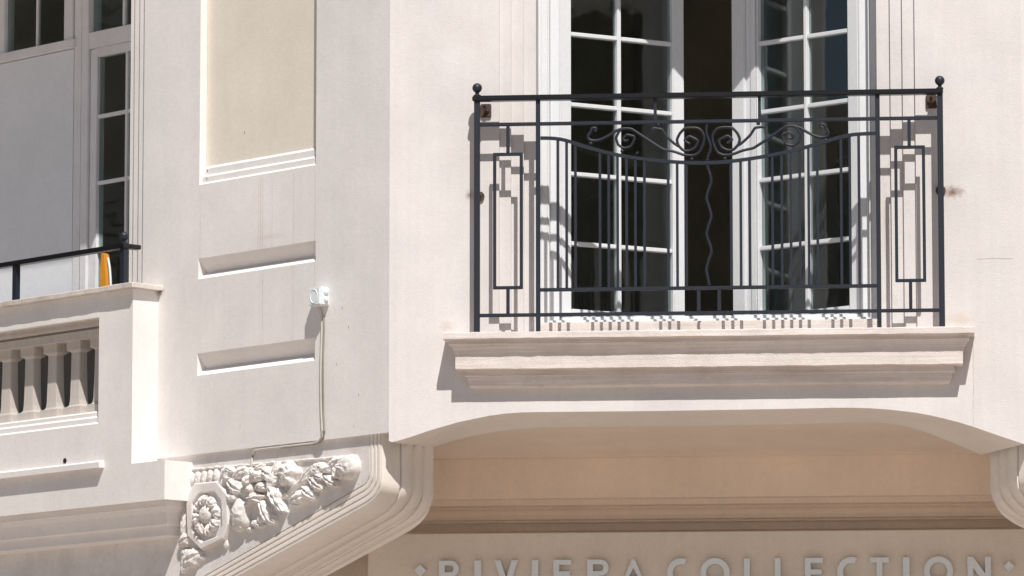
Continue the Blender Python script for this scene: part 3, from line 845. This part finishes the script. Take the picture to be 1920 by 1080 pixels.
# ------------------------------------------------------------------ railing on the loggia cap
rail2 = thing('iron_railing', 'plain dark iron handrail with ball finial on the loggia parapet cap', 'railing', SI.w(vR, z_cap1, .12))
PC = C0 - .012
zh = SI.z(118, 480, PC)
vp = SI.a(232, 500, PC)
mb = MB(); mb.box(SI, FAR, vp + .022, zh - .011, zh + .011, PC - .022, PC + .022); mb.box(SI, vp - .020, vp + .022, zh - .0105, zh + .0105, PC - .022, PC - .085); mb.build('handrail', 'iron_black', rail2, bevel=.003)
for px in (30.5, 232, -170):
    v = SI.a(px, 520, PC)
    mb = MB(); mb.box(SI, v - .014, v + .014, z_cap1, zh - .011, PC - .014, PC + .014); mb.build('post', iron, rail2, bevel=.002)
mb = MB(); bp_ = Vector(SI.w(vp, 0, PC)); bz = zh
mb.ball((bp_.x, bp_.y, bz + .046), .0215, 20, 14); mb.tube([(bp_.x, bp_.y, bz + .011), (bp_.x, bp_.y, bz + .017), (bp_.x, bp_.y, bz + .018), (bp_.x, bp_.y, bz + .03)], [.016, .016, .009, .009], n=14)
mb.build('ball_finial', iron, rail2, smooth=40)

# ------------------------------------------------------------------ junction box and cable on the side wall
ja, jz = SI.at(597, 555, .0)
jx0, jx1 = SI.a(577.5, 555, .055), SI.a(600.5, 555, .055)
jz0, jz1 = SI.z(589, 573, .055), SI.z(589, 538, .055)
box = thing('junction_box', 'small white plastic junction box on the canted side wall', 'junction box', SI.w(.5 * (jx0 + jx1), jz0, .03))
mb = MB(); mb.box(SI, jx0, jx1, jz0, jz1, .0, .050); mb.build('housing', 'plastic', box, bevel=.005)
mb = MB(); mb.box(SI, jx0 + .003, jx1 - .003, jz0 + .003, jz1 - .003, .0505, .057)
mb.build('lid', 'plastic', box, bevel=.003)
mb = MB(); cz = .5 * (jz0 + jz1); ca = .5 * (jx0 + jx1)
ringp = [SI.w(ca + .024 * cos(t * pi / 12), cz + .030 * sin(t * pi / 12), .0575) for t in range(25)]
mb.tube(ringp, .002, n=6, ref=tuple(SI.n)); mb.build('lid_rim', 'plastic', box, smooth=40)
for dz in (.018, -.014):
    mb = MB(); mb.tube([SI.w(jx1, cz + dz, .024), SI.w(jx1 + .007, cz + dz, .024), SI.w(jx1 + .010, cz + dz, .024)], [.012, .012, .008], n=14); mb.build('cable_gland', 'plastic', box, smooth=40)
cpx = [(598, 574), (600, 580), (604.5, 590), (604, 612), (603.5, 640), (602, 665), (601.5, 700), (602, 735), (602.5, 770), (603.5, 795), (606, 808), (604, 820), (599, 829)]
pts = [Vector(SI.w(*SI.at(x, y, .006), .006 if y > 578 else .03)) for x, y in cpx]
vend = SI.a(598, 832, 0)
pts += [Vector(SI.w(vend - .02, z_sb - .004, .0))]
n_ = 26
vst = SI.a(479, 848, CB)
for i in range(n_ + 1):
    v = vend - .03 + (vst - vend + .03) * i / n_
    pts.append(Vector(SI.w(v, z_sb - .010 - .004 * noise.noise(Vector((i * .9, 0, 4))), -.006)))
for x, y in ((474, 852), (472, 858), (472.5, 866), (472, 878)): pts.append(Vector(SI.w(*SI.at(x, y, CB + .006), CB + .006)))
mb = MB(); sm_ = fair([tuple(p) for p in pts], 1)
mb.tube(sm_, .0058, n=8); cb = mb.build('wall_cable', 'cable', smooth=60)
cb['label'] = 'thin pale cable running down from the junction box to the carved corbel'; cb['category'] = 'cable'
mb = MB(); mb.tube([tuple(Vector(p) + SI.r * .012 + Vector((0, 0, -.003))) for p in sm_[2:30]], .0045, n=6); o = mb.build('second_strand', 'cable_shade', cb, smooth=60)  # second strand coloured dark as the cable's side shadow

# ------------------------------------------------------------------ orange board and perforated screen on the loggia
mb = MB()
oc = LD + .045
pp = [(189.5, 474), (196, 476), (197.5, 497), (199, 518), (200, 545), (200, 640), (186.5, 640), (187, 520), (188, 490)]
poly = [SI.at(x, y, oc) for x, y in pp]
mb.slab(SI, poly, [], oc, oc - .03)
ob = mb.build('orange_board', 'orange', bevel=.004)
mb = MB(); mb.tube([SI.w(*SI.at(x, y, oc + .004), oc - .012) for x, y in ((197.5, 483), (200.5, 500), (202, 518), (203, 540), (203, 640))], .006, n=8); mb.build('pale_edge', 'plastic', ob, smooth=50); ob['label'] = 'orange wooden board standing upright against the glass of the loggia door'; ob['category'] = 'board'
mb = MB(); sc_ = -.08
mb.box(SI, SI.a(-120, 700, sc_), SI.a(190, 700, sc_) + .1, zfl, SI.z(150, 640, sc_), sc_, sc_ - .012)  # left stretch added as a dark sheet where gaps are only in shade
ps = mb.build('perforated_screen', 'perf'); ps['label'] = 'black perforated screen behind the balusters of the loggia parapet, extended left to darken the gaps'; ps['category'] = 'screen'

# ------------------------------------------------------------------ sign
SB = -TB + .09
sgn = thing('wall_sign', 'beige sign board with raised grey letters reading RIVIERA COLLECTION under the arch', 'sign', FR.w(XM, FR.z(1300, 1180, SB), SB))
sb0 = FR.a(690, 1050, SB); sb1 = 2 * XM - sb0
zst = .5 * (FR.z(762, 1000, SB) + FR.z(1877, 993, SB))
mb = MB(); mb.box(FR, sb0, sb1, FR.z(1300, 1190, SB), zst, SB, SB - .06); mb.build('sign_board', 'board', sgn, bevel=.003)
LT = SB + .028
zt1 = .5 * (FR.z(840, 1050.5, LT) + FR.z(1835, 1044.5, LT))
HH = 55 / 430.0 * 1.0
zt0 = zt1 - HH
S_ = .0265
def arc(cx, cz, rx, rz, t0, t1, n=28): return [(cx + rx * cos(radians(t0 + (t1 - t0) * i / n)), cz + rz * sin(radians(t0 + (t1 - t0) * i / n))) for i in range(n + 1)]
def glyph(ch, x0, x1):
    w = x1 - x0; cx = .5 * (x0 + x1); s = S_; b, t = zt0, zt1
    if ch == 'I': return rect(x0, x1, b, t), []
    if ch == 'L': return [(x0, b), (x0 + .085, b), (x0 + .085, b + s * .85), (x0 + s, b + s * .85), (x0 + s, t), (x0, t)], []
    if ch == 'E':
        m = .5 * (b + t); h = s * .42
        return [(x0, b), (x1, b), (x1, b + s * .85), (x0 + s, b + s * .85), (x0 + s, m - h), (x1 - .006, m - h), (x1 - .006, m + h), (x0 + s, m + h), (x0 + s, t - s * .85), (x1, t - s * .85), (x1, t), (x0, t)], []
    if ch == 'T': return [(cx - s / 2, b), (cx + s / 2, b), (cx + s / 2, t - s * .85), (x1, t - s * .85), (x1, t), (x0, t), (x0, t - s * .85), (cx - s / 2, t - s * .85)], []
    if ch == 'V': return [(cx - s * .45, b), (cx + s * .45, b), (x1, t), (x1 - s * 1.05, t), (cx, b + .045), (x0 + s * 1.05, t), (x0, t)], []
    if ch == 'A': return [(x0, b), (x0 + s * 1.05, b), (x0 + .034, b + .024), (x1 - .034, b + .024), (x1 - s * 1.05, b), (x1, b), (cx + s * .25, t), (cx - s * .25, t)], [[(cx - .023, b + .045), (cx + .023, b + .045), (cx, t - .040)]]
    if ch == 'N': return [(x0, b), (x0 + s, b), (x0 + s, t - .052), (x1 - s * .95, b), (x1, b), (x1, t), (x1 - s, t), (x1 - s, b + .052), (x0 + s * .95, t), (x0, t)], []
    if ch == 'O':
        r = w / 2; cz = .5 * (b + t); rz = (t - b) / 2 + .003
        return arc(cx, cz, r, rz, 0, 352.8, 49), [arc(cx, cz, r - s, rz - s, 0, 352.8, 49)]
    if ch == 'C':
        r = .064; cz = .5 * (b + t); rz = (t - b) / 2 + .003; c = x0 + r
        return arc(c, cz, r, rz, 66, 294, 36) + arc(c, cz, r - s, rz - s, 294, 66, 36), []
    if ch == 'R':
        m = b + (t - b) * .42; r = (t - m) / 2; c = x1 - r; cz = .5 * (t + m)
        return [(x0, b), (x0 + s, b), (x0 + s, m), (x0 + s + .012, m), (x1 - s * .8, b), (x1 + .008, b), (x0 + .052, m + .001)] + arc(c, cz, r, r, -80, 90, 18) + [(x0, t)], [[(x0 + s, m + s * .8), (x0 + s, t - s * .8)] + arc(c, cz, r - s * .9, r - s * .8, 90, -90, 12)]
    if ch == '*':
        h = w / 2; cz = t - .044
        return [(cx, cz - h), (x1, cz), (cx, cz + h), (x0, cz)], []
letters = [('*', 776, 799), ('R', 823, 860), ('I', 889.5, 902), ('V', 927, 971), ('I', 997, 1009), ('E', 1037.5, 1071), ('R', 1101, 1141), ('A', 1163, 1212), ('C', 1250.5, 1289), ('O', 1313, 1368), ('L', 1395, 1407), ('L', 1452.5, 1464.5),
           ('E', 1509, 1543), ('C', 1569.5, 1608), ('T', 1631, 1667), ('I', 1693, 1705.5), ('O', 1732, 1787), ('N', 1814, 1858), ('*', 1882, 1902)]
for ch, x0, x1 in letters:
    o_, h_ = glyph(ch, FR.a(x0, 1060, LT), FR.a(x1, 1060, LT))
    mb = MB(); mb.slab(FR, o_, h_, LT, LT - .022); mb.build('letter' if ch != '*' else 'diamond_mark', 'steel', sgn)

mb = MB(); mb.box(FR, bx0 + .25, bx1 - .25, .02, 2.75, -TB - .195, -TB - .27); ed = mb.build('unseen_dark_panel', 'black', bld)  # unseen dark panel, added to cut bounce onto the porch ceiling
mb = MB(); mb.box(FR, bx0 + .25, bx1 - .25, .004, .03, -.75, -TB - .15); mb.build('unseen_dark_floor', 'absorber', bld)  # unseen dark floor, added so the rear of the porch ceiling darkens
# ------------------------------------------------------------------ carved garland on the corbel
oc_ = lambda x, y: SI.at(330 + x / 4.5, 840 + y / 4.5, CB + .02)
SX = 1 / 4.5 / 430 / .672; SZ = 1 / 4.5 / 430
rnd = random.Random(3); KS, KH = 1.0, 1.0
def relief(name, cx, cy, rx, ry, h, rot=0.0, kind='fruit', seed=0, rough=.12, sink=.004, lobes=0):
    """a domed piece of carving that grows out of the corbel face"""
    a0, z0 = oc_(cx, cy); ra, rz = rx * SX * KS, ry * SZ * KS; h *= KH
    m = MB(); rows = []
    nu, nv = 40, 16
    for i in range(nv + 1):
        t = i / nv
        row = []
        for j in range(nu):
            th = 2 * pi * j / nu
            rr = 1.0
            if kind == 'leaf':
                rr = (abs(cos(th)) ** 1.3 * 1.0 + .62 * abs(sin(th)) ** 1.2) * (1 + .13 * sin(th * 9 + seed)) / 1.05
            elif lobes: rr = 1 + .13 * cos(lobes * th + seed)
            s = sin(t * pi / 2) if kind != 'leaf' else t
            u, w = cos(th) * rr * s * ra, sin(th) * rr * s * rz
            if kind == 'leaf':
                x_ = cos(th) * rr * s; y_ = sin(th) * rr * s
                prof = (1 - s ** 2.2) * (1 - .50 * math.exp(-(y_ / .10) ** 2)) + .20 * sin(x_ * 9 - abs(y_) * 9 + seed) * (1 - s) ** .5 * min(1, s * 3)
                hh = h * max(prof, 0)
            else:
                hh = h * cos(t * pi / 2) ** .5
                if lobes: hh *= 1 - .22 * abs(sin(lobes * th / 2 + seed)) * s
            nn = noise.noise(Vector((u * 42 + seed * 3.1, w * 42, seed))) * rough + .6 * rough * noise.noise(Vector((u * 110 + seed, w * 110, seed * 2))) - (.9 * rough * max(0, 1 - abs(noise.noise(Vector((u * 50, w * 50, seed + 7)))) / .10) if kind == 'fruit' else 0)
            hh += h * nn * (1 - s * .4)
            cr, sr_ = cos(rot), sin(rot)
            uu, ww = u * cr - w * sr_, u * sr_ + w * cr
            cc = CB - sink + hh
            if i == nv: cc = CB - .006
            row.append(SI.w(a0 + uu, z0 + ww, cc))
        rows.append(row)
    m.grid(rows, True)
    return m.build(name, 'relief', corb, smooth=60)
def leafy(name, cx, cy, L, W, h, rot, seed):
    """lobed leaf with a midrib and side veins, rising from the corbel face"""
    a0, z0 = oc_(cx, cy); m = MB(); rows = []
    nl, nw = 22, 11
    L *= 1.3 * SZ; W *= 1.12 * SZ; h *= KH * 1.1
    for i in range(nl + 1):
        t = i / nl; row = []
        w = W * (sin(pi * min(1, t * .97 + .03)) ** .75) * (1 + .11 * sin(2 * pi * 3.6 * t + seed)) + .0008
        for j in range(nw + 1):
            q_ = 2 * j / nw - 1
            u = (t * 2 - 1) * L + abs(q_) * w * .25; v = q_ * w
            hh = h * (.45 + .55 * sin(pi * (t * .8 + .1))) * (1 - .55 * abs(q_) ** 2)
            hh -= h * .5 * math.exp(-(q_ / .13) ** 2) * (1 - t * .5)
            hh += h * .15 * sin(2 * pi * 3.5 * t - 5 * abs(q_) + seed) * abs(q_)
            hh += h * .12 * noise.noise(Vector((u * 60 + seed, v * 60, seed)))
            if j in (0, nw) or i in (0, nl): hh = -.006
            cr, sr_ = cos(rot), sin(rot)
            row.append(SI.w(a0 + u * cr - v * sr_, z0 + u * sr_ + v * cr, CB + hh))
        rows.append(row)
    m.grid(rows)
    return m.build(name, 'relief', corb, smooth=38)
# octagonal medallion
octo = [(150, 300), (340, 282), (425, 390), (432, 640), (395, 765), (210, 857), (92, 740), (80, 420)]
octi = [(195, 385), (318, 366), (378, 445), (385, 645), (345, 745), (212, 795), (137, 705), (135, 470)]
def onO(l, c): return [SI.at(330 + x / 4.5, 840 + y / 4.5, c) for x, y in l]
MC = CB + .030
po, pi_ = onO(octo, MC), onO(octi, MC)
mb = MB()
def oscale(p, k):
    cx_ = sum(a for a, z in p) / len(p); cz_ = sum(z for a, z in p) / len(p)
    return [(cx_ + (a - cx_) * k, cz_ + (z - cz_) * k) for a, z in p]
loops = [(oscale(po, 1.03), CB - .003), (oscale(po, 1.02), MC - .012), (po, MC - .003), (oscale(po, .97), MC), (oscale(pi_, 1.04), MC), (pi_, MC - .003), (oscale(pi_, .975), CB + .012), (oscale(pi_, .01), CB + .012)]
mb.grid([[SI.w(a + .0012 * noise.noise(Vector((a * 60, z * 60, k))), z, c) for a, z in l] for k, (l, c) in enumerate(loops)], True)
mb.build('medallion', 'relief', corb, smooth=25)
relief('rosette_eye', 252, 562, 58, 84, .047, seed=1, rough=.05)
for k in range(8):
    th = 2 * pi * k / 8 + .2
    leafy('petal', 258 + 80 * cos(th), 570 - 124 * sin(th), 44, 60, .036 + .004 * (k % 3), th, k + 2)
for k in range(5):
    relief('shell_rib', 115 + 52 * k, 262 - 7 * k, 30, 62, .022 + .006 * rnd.random(), seed=k + 20, rough=.14)
F_, Lf = 'fruit', 'leaf'
KS, KH = 1.0, .85
spec = [
 (Lf, 120, 930, 110, 85, .036, .25), (Lf, 70, 960, 60, 90, .030, 1.2), (F_, 65, 880, 40, 36, .03, 0), (F_, 118, 905, 45, 45, .034, 0), (F_, 165, 930, 38, 40, .03, 0), (F_, 85, 975, 40, 45, .03, 0), (F_, 205, 925, 30, 28, .024, 0), (F_, 55, 1010, 28, 34, .022, 0),
 (Lf, 62, 780, 62, 70, .034, -.9), (Lf, 55, 620, 36, 110, .030, 1.5), (F_, 400, 810, 24, 44, .022, 0), (Lf, 412, 690, 34, 80, .02, 1.4),
 (Lf, 420, 225, 70, 70, .042, .9), (Lf, 490, 320, 85, 75, .044, -.5), (F_, 468, 418, 52, 44, .046, 0), (Lf, 380, 290, 45, 70, .032, 1.3), (Lf, 530, 215, 80, 55, .038, .4),
 (F_, 540, 565, 84, 140, .066, 0), (F_, 530, 650, 62, 60, .052, 0), (F_, 610, 690, 26, 24, .03, 0),
 (F_, 615, 275, 52, 52, .058, 0), (F_, 690, 235, 68, 62, .062, 0), (F_, 720, 330, 52, 46, .056, 0), (F_, 668, 425, 76, 52, .068, 0), (F_, 650, 345, 26, 44, .074, 0), (F_, 600, 205, 60, 44, .04, 0),
 (Lf, 770, 210, 70, 60, .046, -.4), (Lf, 805, 275, 60, 75, .044, 1.2), (F_, 795, 260, 42, 40, .05, 0), (Lf, 840, 180, 50, 60, .038, 0),
 (Lf, 850, 430, 130, 58, .058, -.85), (F_, 868, 400, 34, 72, .058, 0), (Lf, 750, 540, 105, 62, .046, -1.0), (Lf, 790, 590, 70, 46, .034, -.6), (F_, 655, 635, 34, 30, .034, 0), (F_, 700, 600, 30, 44, .034, 0), (F_, 690, 655, 44, 24, .032, 0),
 (F_, 950, 225, 88, 108, .068, 0), (F_, 940, 175, 60, 50, .066, 0), (Lf, 1000, 335, 110, 34, .034, .55), (Lf, 1040, 420, 100, 64, .046, .15), (Lf, 1120, 380, 90, 58, .044, -.5), (Lf, 1180, 300, 90, 58, .046, -.55), (Lf, 1080, 250, 90, 42, .034, .8), (Lf, 920, 400, 60, 30, .03, .2),
 (F_, 1180, 190, 62, 66, .048, 0), (F_, 1215, 160, 40, 44, .05, 0), (F_, 1150, 235, 36, 40, .044, 0), (Lf, 1300, 275, 84, 46, .048, -.5), (Lf, 1280, 180, 50, 40, .044, .3), (F_, 1352, 205, 28, 56, .054, 0), (Lf, 1320, 130, 70, 40, .036, .4),
 (Lf, 1215, 245, 60, 34, .05, -.3), (Lf, 1000, 470, 60, 30, .03, -.2), (Lf, 880, 500, 56, 28, .032, -.5), (Lf, 600, 480, 50, 30, .04, .9), (Lf, 450, 180, 60, 30, .04, -.4), (Lf, 700, 180, 60, 30, .05, .5), (F_, 1390, 215, 22, 26, .05, 0), (F_, 1385, 250, 18, 20, .045, 0), (F_, 1450, 165, 88, 110, .070, 0), (F_, 1410, 165, 36, 46, .078, 0), (F_, 1470, 95, 50, 44, .052, 0), (Lf, 1380, 110, 60, 40, .044, .2)]
for k, (kd, x, y, rx, ry, h, rot) in enumerate(spec):
    big = kd == F_ and rx > 70
    if kd == Lf: leafy('leaf', x, y, max(rx, ry), min(rx, ry) * .95, h, rot if rx >= ry else (rot if rot > .8 else rot + 1.2), k * 1.37 + 5)
    else: relief('fruit', x, y, rx, ry, h, rot, kd, seed=k * 1.37 + 5, rough=.10 if big else .2, lobes=5 if (big and k % 2) else 0)
# rough bead along the top
mb = MB(); tw = []
for i in range(60):
    t = i / 59; x = 100 + 1400 * t; y = 182 - 118 * t
    a, z = oc_(x, y); tw.append(SI.w(a, z + .004 * noise.noise(Vector((i * .7, 1, 2))), CB + .004 + .004 * noise.noise(Vector((i * .5, 3, 2)))))
mb.tube(tw, [.006 + .004 * noise.noise(Vector((i * .6, 8, 2))) for i in range(60)], n=8); mb.build('top_bead', 'relief', corb, smooth=60)

stain(M['front'], FR.w(*FR.at(1786, 360), 0), (.068, .1, .036), (.17, .075, .035), 1.0)
stain(M['front'], FR.w(*FR.at(880, 366), 0), (.030, .1, .030), (.16, .11, .08), .7)
stain(M['front'], FR.w(*FR.at(838, 612), 0), (.05, .1, .035), (.52, .40, .30), .5)
stain(M['front'], FR.w(*FR.at(1800, 600), 0), (.09, .1, .05), (.56, .44, .34), .55)
stain(M['front'], FR.w(*FR.at(1030, 590, -.05), -.05), (.10, .2, .07), (.45, .33, .24), .6)
stain(M['side'], SI.w(*SI.at(505, 444), 0), (.16, .16, .022), (.70, .58, .55), .55)
stain(M['front'], FR.w(*FR.at(1600, 560, -.05), -.05), (.16, .2, .05), (.50, .38, .29), .5)
stain(M['front'], FR.w(*FR.at(1660, 420, -.04), -.04), (.02, .2, .22), (.50, .38, .30), .45)
stain(M['side'], SI.w(*SI.at(300, 548), 0), (.035, .05, .03), (.20, .15, .12), .9)
# ------------------------------------------------------------------ hairline cracks and chips in the render
M['hair'] = plaster('crack_stain', (.42, .30, .27), var=.3)
def crack(fr, pts, c, w, mat, parent, jit=.0, n=24):
    P = resample([fr.at(x, y, c) for x, y in pts], n)
    m = MB(); r0, r1 = [], []
    for i, (a, z) in enumerate(P):
        j = jit * noise.noise(Vector((a * 31, z * 31, 2.2)))
        ww = w * (.5 + .8 * abs(noise.noise(Vector((i * .8, a * 3, 5)))))
        t = (P[min(i + 1, n - 1)][0] - P[max(i - 1, 0)][0], P[min(i + 1, n - 1)][1] - P[max(i - 1, 0)][1]); l = math.hypot(*t) + 1e-9
        nx, nz = -t[1] / l, t[0] / l
        r0.append(fr.w(a + j + nx * ww, z + nz * ww, c)); r1.append(fr.w(a + j - nx * ww, z - nz * ww, c))
    mid = [tuple(Vector(p) * .5 + Vector(q) * .5 - fr.n * .004) for p, q in zip(r0, r1)]
    m.grid([r0, r1]); m.grid([r0, mid]); m.grid([r1, mid])
    return m.build('hairline_crack', mat, parent)
crack(FR, [(1825, 645), (1825.5, 720), (1824.5, 797)], .0006, .0007, 'hair', bld, .002)
crack(FR, [(1832, 486), (1860, 484.5), (1900, 485)], .0006, .0006, 'hair', bld, .003)
crack(FR, [(862, 636), (836, 629), (850, 624)], .0006, .0012, 'crack', bld, .003)
for x, y0, y1, w in ((375, 352, 484, .0006), (484, 338, 466, .0005), (488, 332, 465, .0007), (492, 330, 464, .0005), (510, 330, 462, .0005), (550, 322, 458, .0006), (590.5, 318, 450, .0007), (492, 512, 640, .0005), (549, 500, 640, .0005), (590, 492, 536, .0006)):
    crack(SI, [(x, y0), (x + .4, .5 * (y0 + y1)), (x - .3, y1)], .0006, w, 'hair', bld, .0012)
for x, y in ((641, 575), (653, 611), (672, 738), (630, 680), (388, 318), (458, 246)):
    crack(SI, [(x, y), (x + .6, y + 5)], .0006 if y != 246 else -.039, .0016, 'crack', bld, 0, 5)

# ------------------------------------------------------------------ houses along the street, mirrored in the window panes
def house(name, label, x0, x1, y0, y1, h, col, faces):
    t = thing(name, label, 'building', ((x0 + x1) / 2, (y0 + y1) / 2, 0), 'houses along the street')
    wm = plaster(name + '_render', col)
    m = MB(); fr = Frame((0, 0), 0); m.box(fr, x0, x1, 0, h, -y0, -y1); m.build('wall', wm, t)
    m = MB(); m.box(fr, x0 - .4, x1 + .4, h, h + .25, -y0 + .4, -y1 - .4); m.build('cornice', wm, t)
    fr = Frame((x0 if faces < 0 else x1, y1 if faces < 0 else y0), -pi / 2 if faces < 0 else pi / 2)
    k = 1.4
    while k < (y1 - y0) - 2:
        z = 1.0
        while z < h - 2.4:
            m = MB(); m.box(fr, k, k + 1.1, z, z + 1.9, .03, -.02); m.build('window', 'black', t)
            for s0 in (k - .62, k + 1.16):
                m = MB()
                for i in range(12): m.box(fr, s0, s0 + .56, z + i * .158, z + i * .158 + .11, .03, .07)
                m.box(fr, s0, s0 + .06, z - .02, z + 1.92, .02, .06); m.box(fr, s0 + .5, s0 + .56, z - .02, z + 1.92, .02, .06)
                m.build('shutter', 'shutter', t)
            z += 3.1
        k += 3.2
M['shutter'] = simple('grey_shutter_paint', (.16, .17, .17), rough=.6, nscale=30)
house('street_house', 'tall brown rendered house with louvred shutters down the street to the right', 17, 27, -24, 1.5, 14, (.74, .66, .56), -1)
house('street_house', 'low grey rendered house with louvred shutters down the street to the left', -38, -26, -16, -.5, 9.7, (.22, .19, .17), 1)
house('street_house', 'tall dark grey rendered house beyond the low one down the street to the left', -38, -26.5, -.4, 16, 15, (.16, .14, .125), 1)

scene.render.resolution_x = 1024
scene.render.resolution_y = 576
scene.cycles.max_bounces = 6
scene.cycles.diffuse_bounces = 4
scene.cycles.transparent_max_bounces = 8
